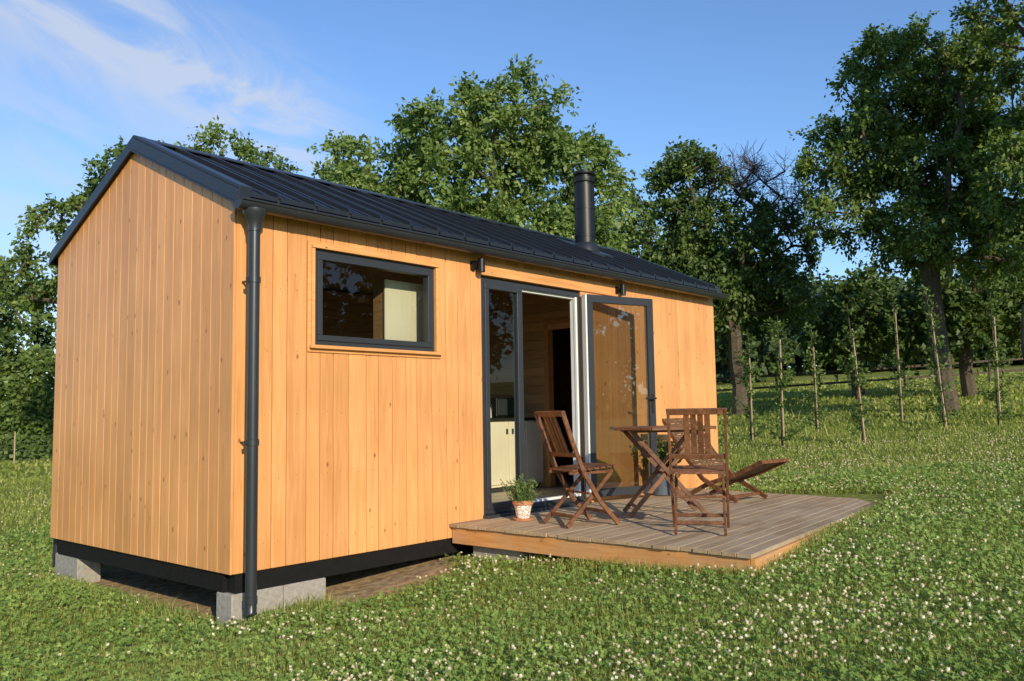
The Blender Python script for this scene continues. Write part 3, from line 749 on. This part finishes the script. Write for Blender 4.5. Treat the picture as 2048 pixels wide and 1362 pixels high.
build_tree("old_fruit_tree","dark old fruit tree with sparse bare branch tips","tree",(20.9,6.6),
   [(0,0,0),(.1,.05,.9),(.0,.1,1.7),(-.1,.05,2.4)],
   [lobe(-1.3,0,7.3,1.2,1.3,1.1),lobe(-2.3,0,6.0,1.4,1.4,1.3),lobe(-.3,0,5.6,1.7,1.5,1.5),lobe(1.3,0,5.4,1.3,1.2,1.1),lobe(-1.5,0,4.1,2.0,1.6,1.3),lobe(1.2,.2,4.0,1.7,1.5,1.0)],
   270,M_leafB,twigs=11,lpt=14,cr=.62,leafL=.155,leafW=.09,tr=.22,bare=([lobe(1.6,0,6.9,1.2,1,.8),lobe(0,0,7.3,1.2,1,.6),lobe(2.3,0,5.9,.8,1,.8)],50),shell=.4)
build_tree("walnut_tree","big leafy orchard tree with tall trunk in the meadow","tree",(20.9,.8),
   [(0,0,0),(.05,.1,1.0),(-.05,.15,2.0),(-.15,.2,2.9),(-.2,.2,3.8)],
   [lobe(-.9,0,8.7,1.4,1.5,1.6),lobe(-2.1,0,7.0,1.4,1.4,1.3),lobe(-2.5,0,5.4,1.0,1.1,.8),lobe(.8,0,8.6,1.6,1.5,1.8),lobe(0,0,6.5,2.0,1.8,1.7),lobe(1.6,0,6.2,1.8,1.6,1.7),lobe(-.6,0,4.8,1.7,1.6,.8),lobe(1.5,0,4.5,1.4,1.4,.7)],
   420,M_leafC,twigs=12,lpt=16,cr=.58,leafL=.145,leafW=.08,tr=.22,shell=.35)
build_tree("plum_tree","leaning orchard tree with overhanging leafy branches","tree",(17.9,-1.9),
   [(0,0,0),(-.15,.15,.7),(-.25,.25,1.5),(-.2,.2,2.4),(.1,-.1,3.3)],
   [lobe(.2,0,9.3,1.1,1.3,2.2),lobe(1.5,0,7.5,1.8,1.5,2.0),lobe(.4,0,5.4,1.4,1.3,1.3),lobe(1.6,0,4.4,1.5,1.4,1.0),lobe(0,0,3.9,.8,1,.5)],
   250,M_leafC,twigs=12,lpt=15,cr=.56,leafL=.13,leafW=.075,tr=.17,shell=.35)
for p,h,w in (((24.5,9.5),7.0,2.4),((28.0,5.5),4.6,2.2),((27.5,1.8),4.6,2.1),((22,12.5),7.2,2.4),((18,12.5),6.4,2.3)):
    build_tree("ash_tree","dark shaded leafy tree at the orchard edge","tree",p,[(0,0,0),(0,.1,1),(.1,0,2)],
       [(0,0,h*.72,w*.8,w*.8,h*.26),(.5,-.3,h*.58,w,w,h*.20)],105,M_leafB,twigs=9,lpt=13,cr=.8,leafL=.22,leafW=.13,tr=.2,group="shaded trees at the orchard edge",shell=.5)
pos=[]
for k in range(58):
    u=rng.uniform(-8,42);d=rng.uniform(48,66)
    bx=-3.1+.7508*d+.6585*(u-2);by=-5.2+.655*d-.7525*(u-2)
    h=rng.uniform(4.2,7.6)
    n=1100
    dd=nrmz(rng.normal(0,1,(n,3)))*rng.uniform(.6,1,(n,1))
    w=rng.uniform(2.2,3.6)
    q=dd*V(w,w,h*.50)+V(bx,by,float(G(bx,by))+h*.50)
    q+=.35*np.sin(q[:,[1,2,0]]*2.3+k)
    pos.append(q)
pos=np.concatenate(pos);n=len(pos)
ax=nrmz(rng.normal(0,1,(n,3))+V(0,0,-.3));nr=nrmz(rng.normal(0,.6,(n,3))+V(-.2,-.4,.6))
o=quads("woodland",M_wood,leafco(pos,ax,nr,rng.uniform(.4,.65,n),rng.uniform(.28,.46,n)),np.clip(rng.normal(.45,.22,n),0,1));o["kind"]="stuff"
hd=thing("hedge","tall clipped leafy green hedge along the garden edge","hedge",(6,22,-.4))
n=42000
u=rng.uniform(-9,5,n);face=rng.random(n)
dd=np.where(face<.6,-.55+rng.normal(0,.10,n),rng.uniform(-.55,.6,n))
zz=np.where(face<.6,rng.uniform(0,1,n)**.85*3.35,3.3+rng.normal(0,.12,n)+.18*np.sin(u*3.1)+.1*np.sin(u*7))
dd+=.12*np.sin(u*4+zz*3)+.08*np.sin(zz*7+u*2)
dirr=V(.93,-.37,0);per=V(.37,.93,0)
pos=V(7.0,24.0,-.45)+u[:,None]*dirr+dd[:,None]*per+zz[:,None]*V(0,0,1)
ax=nrmz(rng.normal(0,.8,(n,3))+V(0,0,-.4));nr=nrmz(rng.normal(0,.6,(n,3))+V(-.2,-.7,.5))
quads("hedge_foliage",M_leafC,leafco(pos,ax,nr,rng.uniform(.12,.20,n),rng.uniform(.08,.14,n)),np.clip(rng.normal(.42,.22,n),0,1),hd)
mb=MB()
for k in range(22):
    p_=V(7,24,-.45)+dirr*(-8.5+k*.63)
    mb.tube([p_,p_+V(rng.normal(0,.1),rng.normal(0,.1),1.6),p_+V(rng.normal(0,.25),rng.normal(0,.1),3.0)],[.05,.04,.015],6)
mb.obj("hedge_stem",M_bark,hd,smooth=True)
fe=thing("wire_fence","low wire mesh fence with thin posts before hedge","fence",(6,20,-.4))
p0=V(.8,23.5,-.40);dv=V(.93,-.37,0)
for k in range(9):
    q=p0+dv*k*1.1;one('tube',[q,q+V(0,0,1.15)],[.022,.02],8,r=board_r()).obj("post",M_stake,fe)
mb=MB()
for z in np.linspace(.08,1.0,8): mb.tube([p0+V(0,0,z),p0+dv*8.8+V(0,0,z)],[.004,.004],4,caps=False)
for k in range(60):
    q=p0+dv*k*.148;mb.tube([q+V(0,0,.05),q+V(0,0,1.02)],[.003,.003],3,caps=False)
mb.obj("wire",simple("green_wire",(.12,.16,.12),.5,.3),fe)
fr_=thing("orchard_fence","weathered wooden rail fence across the far meadow","fence",(30,0,1))
for k in range(22):
    d=34;u=2+k*1.7;x=-3.1+.7508*d+.6585*u;y=-5.2+.655*d-.7525*u;g=float(G(x,y));one('tube',[(x,y,g-.1),(x,y,g+1.1)],[.05,.045],6,r=board_r()).obj("post",M_bark,fr_)
    if k<21:
        x2=x+.6585*1.7;y2=y-.7525*1.7;g2=float(G(x2,y2))
        for z in (.45,.9): one('beam',(x,y,g+z),(x2,y2,g2+z),.03,.09,r=board_r()).obj("rail",M_bark,fr_)
def sapling(x,y,h,lean,label):
    z=float(G(x,y));e=thing("young_tree",label,"young tree",(x,y,z),0,"staked young orchard trees in a row")
    nb_=44
    mb=MB();mb.tube([(x,y,z-.05),(x+lean[0]*h*.5+.02,y+lean[1]*h*.5,z+h*.5),(x+lean[0]*h,y+lean[1]*h,z+h*.98)],[.018,.013,.005],7)
    P=[];Dv=[]
    for k in range(nb_):
        t_=rng.uniform(.02,.98);a_=rng.uniform(0,6.28);l=(.30*(1.05-t_)**.7+.05)*rng.uniform(.3,1.3)
        b0=V(x+lean[0]*h*t_,y+lean[1]*h*t_,z+h*t_);dvv=V(math.cos(a_)*l,math.sin(a_)*l,.55*l)
        mb.tube([b0,b0+dvv],[.005,.002],4,caps=False)
        m_=int(7+50*l)
        tt_=rng.uniform(.1,1.05,m_)[:,None]
        P.append(b0+dvv*tt_+rng.normal(0,.03,(m_,3)));Dv.append(np.repeat(dvv[None],m_,0))
    mb.obj("trunk",M_bark,e,smooth=True)
    P=np.concatenate(P);Dv=nrmz(np.concatenate(Dv));n=len(P)
    ax=nrmz(Dv+rng.normal(0,.7,(n,3)));nr=nrmz(rng.normal(0,.6,(n,3))+V(-.1,-.3,.7))
    quads("crown",M_leafY,leafco(P,ax,nr,rng.uniform(.06,.095,n),rng.uniform(.035,.055,n)),np.clip(rng.normal(.55,.28,n),0,1),e)
    one('tube',[(x-.04,y-.05,z-.1),(x-.04+lean[0]*h*.8,y-.05+lean[1]*h*.8,z+h*.80)],[.016,.014],8).obj("stake",M_stake,e,smooth=True)
for x,y,h,ln in ((12.76,2.39,2.3,(0,0)),(11.72,1.3,2.45,(.01,0)),(15.1,2.0,2.3,(0,.01)),(12.7,.2,2.6,(-.05,.05)),(17.9,1.1,3.2,(-.01,.01)),(15.3,-.5,2.9,(-.05,.06)),(16.0,-1.3,2.7,(.01,0))):
    sapling(x,y,h,ln,"slim young tree tied to a pale wooden stake" if abs(ln[0])<.04 else "slim leaning young tree tied to a pale stake")
for p,h,w in (((15,-30),9.5,4.2),((23,-31),10,4.4),((31,-31),10,4.4)):
    build_tree("garden_tree","leafy green garden tree across the lawn","tree",p,[(0,0,0),(0,.1,1),(.1,0,2)],
       [(0,0,h*.62,w,w,h*.36),(.3,-.3,h*.36,w,w,h*.3)],110,M_leafB,twigs=7,lpt=9,cr=1.3,leafL=.5,leafW=.32,tr=.2,group="garden trees across the lawn",shell=.4)
# ------------------------------------------------------------------ grass
CAMXY=V(-3.098,-5.207)
def infoot(x,y):
    return ((x>1.98)&(x<6.0)&(y>-2.78+.09*(x-2))&(y<.0))|((x>-.03)&(x<6.8)&(y>-.02)&(y<2.98))
def field(n,r0,r1,amin=-46,amax=44,pw=1.0):
    a=rad(41)+np.radians(rng.uniform(amin,amax,n));r=r0+(r1-r0)*rng.random(n)**pw
    x=CAMXY[0]+r*np.cos(a);y=CAMXY[1]+r*np.sin(a)
    k=~infoot(x,y)
    sm=soilmask(x,y);k&=rng.random(n)>sm*1.05
    return x[k],y[k],r[k]
def gz_(x,y): return G(x,y)+und(x,y)
def pn(x,y,s=1.,ph=0):
    return (np.sin(x*s*1.7+ph+1.3*np.sin(y*s*1.1))+np.sin(y*s*2.1+ph*2+1.7*np.sin(x*s*.9))+np.sin((x+y)*s*3.3+ph))/3
def blades(xyr,h0,h1,w,tall=False):
    x,y,r=xyr;n=len(x);z=gz_(x,y)-.005
    p_=pn(x,y,1.2)
    h=rng.uniform(h0,h1,n)*(1+.35*p_)
    a=rng.uniform(0,2*math.pi,n);lean=rng.uniform(.2,.95,n)*h
    w_=w*rng.uniform(.7,1.3,n)*(1+np.maximum(0,r-5)*.09)
    s=np.stack([-np.sin(a),np.cos(a),np.zeros(n)],1);l=np.stack([np.cos(a),np.sin(a),np.zeros(n)],1)
    b0=np.stack([x,y,z],1);m_=b0+l*(lean*.35)[:,None]+np.stack([0*h,0*h,h*.6],1);t_=b0+l*lean[:,None]+np.stack([0*h,0*h,h*.9],1)
    W=w_[:,None]
    q1=np.stack([b0-s*W*.5,b0+s*W*.5,m_+s*W*.42,m_-s*W*.42],1)
    q2=np.stack([m_-s*W*.42,m_+s*W*.42,t_+s*W*.06,t_-s*W*.06],1)
    rn=np.clip(rng.normal(.42,.2,n)+.16*pn(x,y,.5,2)+(.1 if tall else 0),0,1)
    dry=rng.random(n)<(.15 if tall else .07);rn[dry]=1
    return np.concatenate([q1,q2],0).reshape(-1,3),np.concatenate([rn,rn])
tx=np.concatenate([rng.uniform(1.9,5.9,2600),np.full(1500,1.94)+rng.normal(0,.03,1500),rng.uniform(-.15,.7,600),rng.normal(-.12,.05,1200)])
ty=np.concatenate([-2.80+.09*(tx[:2600]-2)+rng.normal(0,.03,2600),rng.uniform(-2.8,-.9,1500),rng.normal(-.20,.09,600),rng.uniform(.1,3.1,1200)])
k=~infoot(tx,ty);tx,ty=tx[k],ty[k]
A=[blades(field(170000,2.0,10),.03,.068,.0042),blades(field(110000,9,22),.045,.085,.008),blades(field(50000,20,48),.06,.12,.02),blades((tx,ty,np.full(len(tx),6.)),.05,.12,.0045,True)]
co=np.concatenate([a[0] for a in A]);rn=np.concatenate([a[1] for a in A])
o=quads("grass",M_grass,co,rn);o["kind"]="stuff"
x,y,r=field(6500,13,36,-46,0);k=(x>12)&(rng.random(len(x))<.35+.7*pn(x,y,.7,3));x,y,r=x[k],y[k],r[k];n=len(x);z=gz_(x,y)
h=rng.uniform(.10,.28,n)*(1+.4*pn(x,y,.9));a=rng.uniform(0,6.28,n)
s=np.stack([-np.sin(a),np.cos(a),0*a],1);b0=np.stack([x,y,z],1);t_=b0+np.stack([np.cos(a)*.12,np.sin(a)*.12,h],1)
W=(.005+.0004*r)[:,None]
q=np.stack([b0-s*W,b0+s*W,t_+s*W*.2,t_-s*W*.2],1).reshape(-1,3)
o=quads("meadow_grass",M_grass,q,np.clip(rng.normal(.65,.25,n),0,1));o["kind"]="stuff"
x,y,r=field(165000,2.0,12,pw=.9);k=rng.random(len(x))<.6+.4*pn(x,y,1.6,1);x,y,r=x[k],y[k],r[k];n=len(x)
z=gz_(x,y)+rng.uniform(.02,.065,n)
P0=np.stack([x,y,z],1);a0=rng.uniform(0,6.28,n);co=[];rr=[];sz=rng.uniform(.008,.0140,n)*(1+np.maximum(0,r-5)*.08)
base_r=np.clip(rng.normal(.5,.26,n)+.12*pn(x,y,.6,5),0,1)
nr=nrmz(rng.normal(0,.5,(n,3))+V(-.2,-.5,1))
t1=nrmz(np.cross(nr,np.stack([np.cos(a0),np.sin(a0),0*a0],1)));t2=np.cross(nr,t1)
for k in range(3):
    a=k*2.094;ax=t1*math.cos(a)+t2*math.sin(a)+nr*.12
    co.append(leafco(P0,ax,nr,sz*1.25,sz*1.2));rr.append(base_r)
o=quads("clover_leaves",M_clov,np.concatenate(co),np.concatenate(rr));o["kind"]="stuff"
x,y,r=field(30000,2.1,17,pw=1.05);k=rng.random(len(x))<np.clip(.38+.75*pn(x,y,1.1,4)+.3*pn(x,y,3.1,1),.04,1)*np.where((x<-.3)&(y>-1.5),.12,1)*np.where(y>.5,.4,1);x,y,r=x[k],y[k],r[k];n=len(x)
z=gz_(x,y)+rng.uniform(.035,.095,n)
t=(1+5**.5)/2
iv=nrmz(np.array([(-1,t,0),(1,t,0),(-1,-t,0),(1,-t,0),(0,-1,t),(0,1,t),(0,-1,-t),(0,1,-t),(t,0,-1),(t,0,1),(-t,0,-1),(-t,0,1)],float))
fi=np.array([(0,11,5),(0,5,1),(0,1,7),(0,7,10),(0,10,11),(1,5,9),(5,11,4),(11,10,2),(10,7,6),(7,1,8),(3,9,4),(3,4,2),(3,2,6),(3,6,8),(3,8,9),(4,9,5),(2,4,11),(6,2,10),(8,6,7),(9,8,1)])
tri=iv[fi].reshape(-1,3)
sz=rng.uniform(.0060,.0108,n)
co=np.stack([x,y,z],1)[:,None,:]+tri[None]*sz[:,None,None]*V(1,1,.9)*(1+.18*rng.normal(0,1,(n,60,1)))
o=quads("clover_blossoms",M_flow,co.reshape(-1,3),np.clip(np.repeat(rng.normal(.5,.3,n),20)+rng.normal(0,.15,n*20),0,1),nv=3);o["kind"]="stuff"
# ------------------------------------------------------------------ light & sky
SUN_EL=rad(21);sd=V(-.43,-.90);sd/=np.linalg.norm(sd)
sv=Vector((sd[0]*math.cos(SUN_EL),sd[1]*math.cos(SUN_EL),math.sin(SUN_EL)))
sl=bpy.data.lights.new("sun",'SUN');sl.energy=5.0;sl.angle=rad(.5);sl.color=(1.0,.87,.64)
so=bpy.data.objects.new("sun",sl);col.objects.link(so);so.rotation_euler=sv.to_track_quat('Z','Y').to_euler()
w=bpy.data.worlds.new("World");scene.world=w;w.use_nodes=True;nt=w.node_tree
for n_ in list(nt.nodes): nt.nodes.remove(n_)
out=nt.nodes.new("ShaderNodeOutputWorld");bg=nt.nodes.new("ShaderNodeBackground");bg.inputs[1].default_value=.14
sky=nt.nodes.new("ShaderNodeTexSky");sky.sky_type='NISHITA';sky.sun_disc=False;sky.sun_elevation=SUN_EL
sky.sun_rotation=math.atan2(sv.x,sv.y);sky.air_density=1.15;sky.dust_density=.1;sky.ozone_density=2.5
tc=nt.nodes.new("ShaderNodeTexCoord")
def dot(v):
    d=nt.nodes.new("ShaderNodeVectorMath");d.operation='DOT_PRODUCT';nt.links.new(tc.outputs["Generated"],d.inputs[0]);d.inputs[1].default_value=v;return d.outputs["Value"]
d1=nrmz(np.array([[.330,.855,.400]]))[0];d2=nrmz(np.array([[.5635,.7728,.2924]]))[0]
nn=np.cross(d1,d2);nn/=np.linalg.norm(nn);tt=d2-d1;tt/=np.linalg.norm(tt)
a_=dot(tuple(tt));b__=dot(tuple(nn));f_=dot(tuple(np.cross(nn,tt)))
cv=nt.nodes.new("ShaderNodeCombineXYZ");nt.links.new(mth(nt,'MULTIPLY',a_,5.),cv.inputs[0]);nt.links.new(mth(nt,'MULTIPLY',b__,12.),cv.inputs[1]);nt.links.new(f_,cv.inputs[2])
no=nt.nodes.new("ShaderNodeTexNoise");no.inputs["Scale"].default_value=1.3;no.inputs["Detail"].default_value=7;no.inputs["Roughness"].default_value=.55;no.inputs["Distortion"].default_value=.9;nt.links.new(cv.outputs[0],no.inputs["Vector"])
ws=mth(nt,'MULTIPLY_ADD',no.outputs[0],.10,-.05);bw=mth(nt,'ADD',b__,ws)
band=mth(nt,'POWER',2.718,mth(nt,'MULTIPLY',mth(nt,'MULTIPLY',bw,bw),-380.))
a1,a2=float(np.dot(tt,d1)),float(np.dot(tt,d2))
mr=nt.nodes.new("ShaderNodeMapRange");mr.interpolation_type='SMOOTHSTEP';mr.inputs[1].default_value=a2-.04;mr.inputs[2].default_value=a2+.09;mr.inputs[3].default_value=1;mr.inputs[4].default_value=0;nt.links.new(a_,mr.inputs[0])
af=mth(nt,'GREATER_THAN',f_,0.0) if float(np.dot(np.cross(nn,tt),d1))>0 else mth(nt,'LESS_THAN',f_,0.0)
nz=nt.nodes.new("ShaderNodeMapRange");nz.interpolation_type='SMOOTHSTEP';nz.inputs[1].default_value=.34;nz.inputs[2].default_value=.62;nt.links.new(no.outputs[0],nz.inputs[0])
m1=mth(nt,'MULTIPLY',mth(nt,'MULTIPLY',band,mr.outputs[0]),mth(nt,'MULTIPLY',af,mth(nt,'MULTIPLY_ADD',nz.outputs[0],.8,.08)))
d3=dot((.27,.955,.13));v2=nt.nodes.new("ShaderNodeMapRange");v2.interpolation_type='SMOOTHSTEP';v2.inputs[1].default_value=.93;v2.inputs[2].default_value=1.0;nt.links.new(d3,v2.inputs[0])
m2=mth(nt,'MULTIPLY',v2.outputs[0],mth(nt,'MULTIPLY_ADD',nz.outputs[0],.35,.08))
mm=mth(nt,'MINIMUM',mth(nt,'ADD',m1,m2),.75)
blue=mixc(nt,1.0,sky.outputs[0],(.90,1.08,1.36),'MULTIPLY')
cc=mixc(nt,mm,blue,(4.6,5.0,5.8))
nt.links.new(cc,bg.inputs[0]);nt.links.new(bg.outputs[0],out.inputs[0])
# ------------------------------------------------------------------ camera
cam=bpy.data.objects.new("camera",bpy.data.cameras.new("camera"));col.objects.link(cam)
Rm=Matrix(((.65836,-.0539,-.75077),(-.75253,-.06843,-.65499),(-.01607,.9962,-.08561)))
Mx=Rm.to_4x4();Mx.translation=Vector((-3.098,-5.207,1.033));cam.matrix_world=Mx
cam.data.sensor_width=36;cam.data.lens=36*1702.46/2048;cam.data.clip_end=2000;cam.data.clip_start=.05
scene.camera=cam
scene.view_settings.view_transform='Standard';scene.view_settings.look='None';scene.view_settings.exposure=0
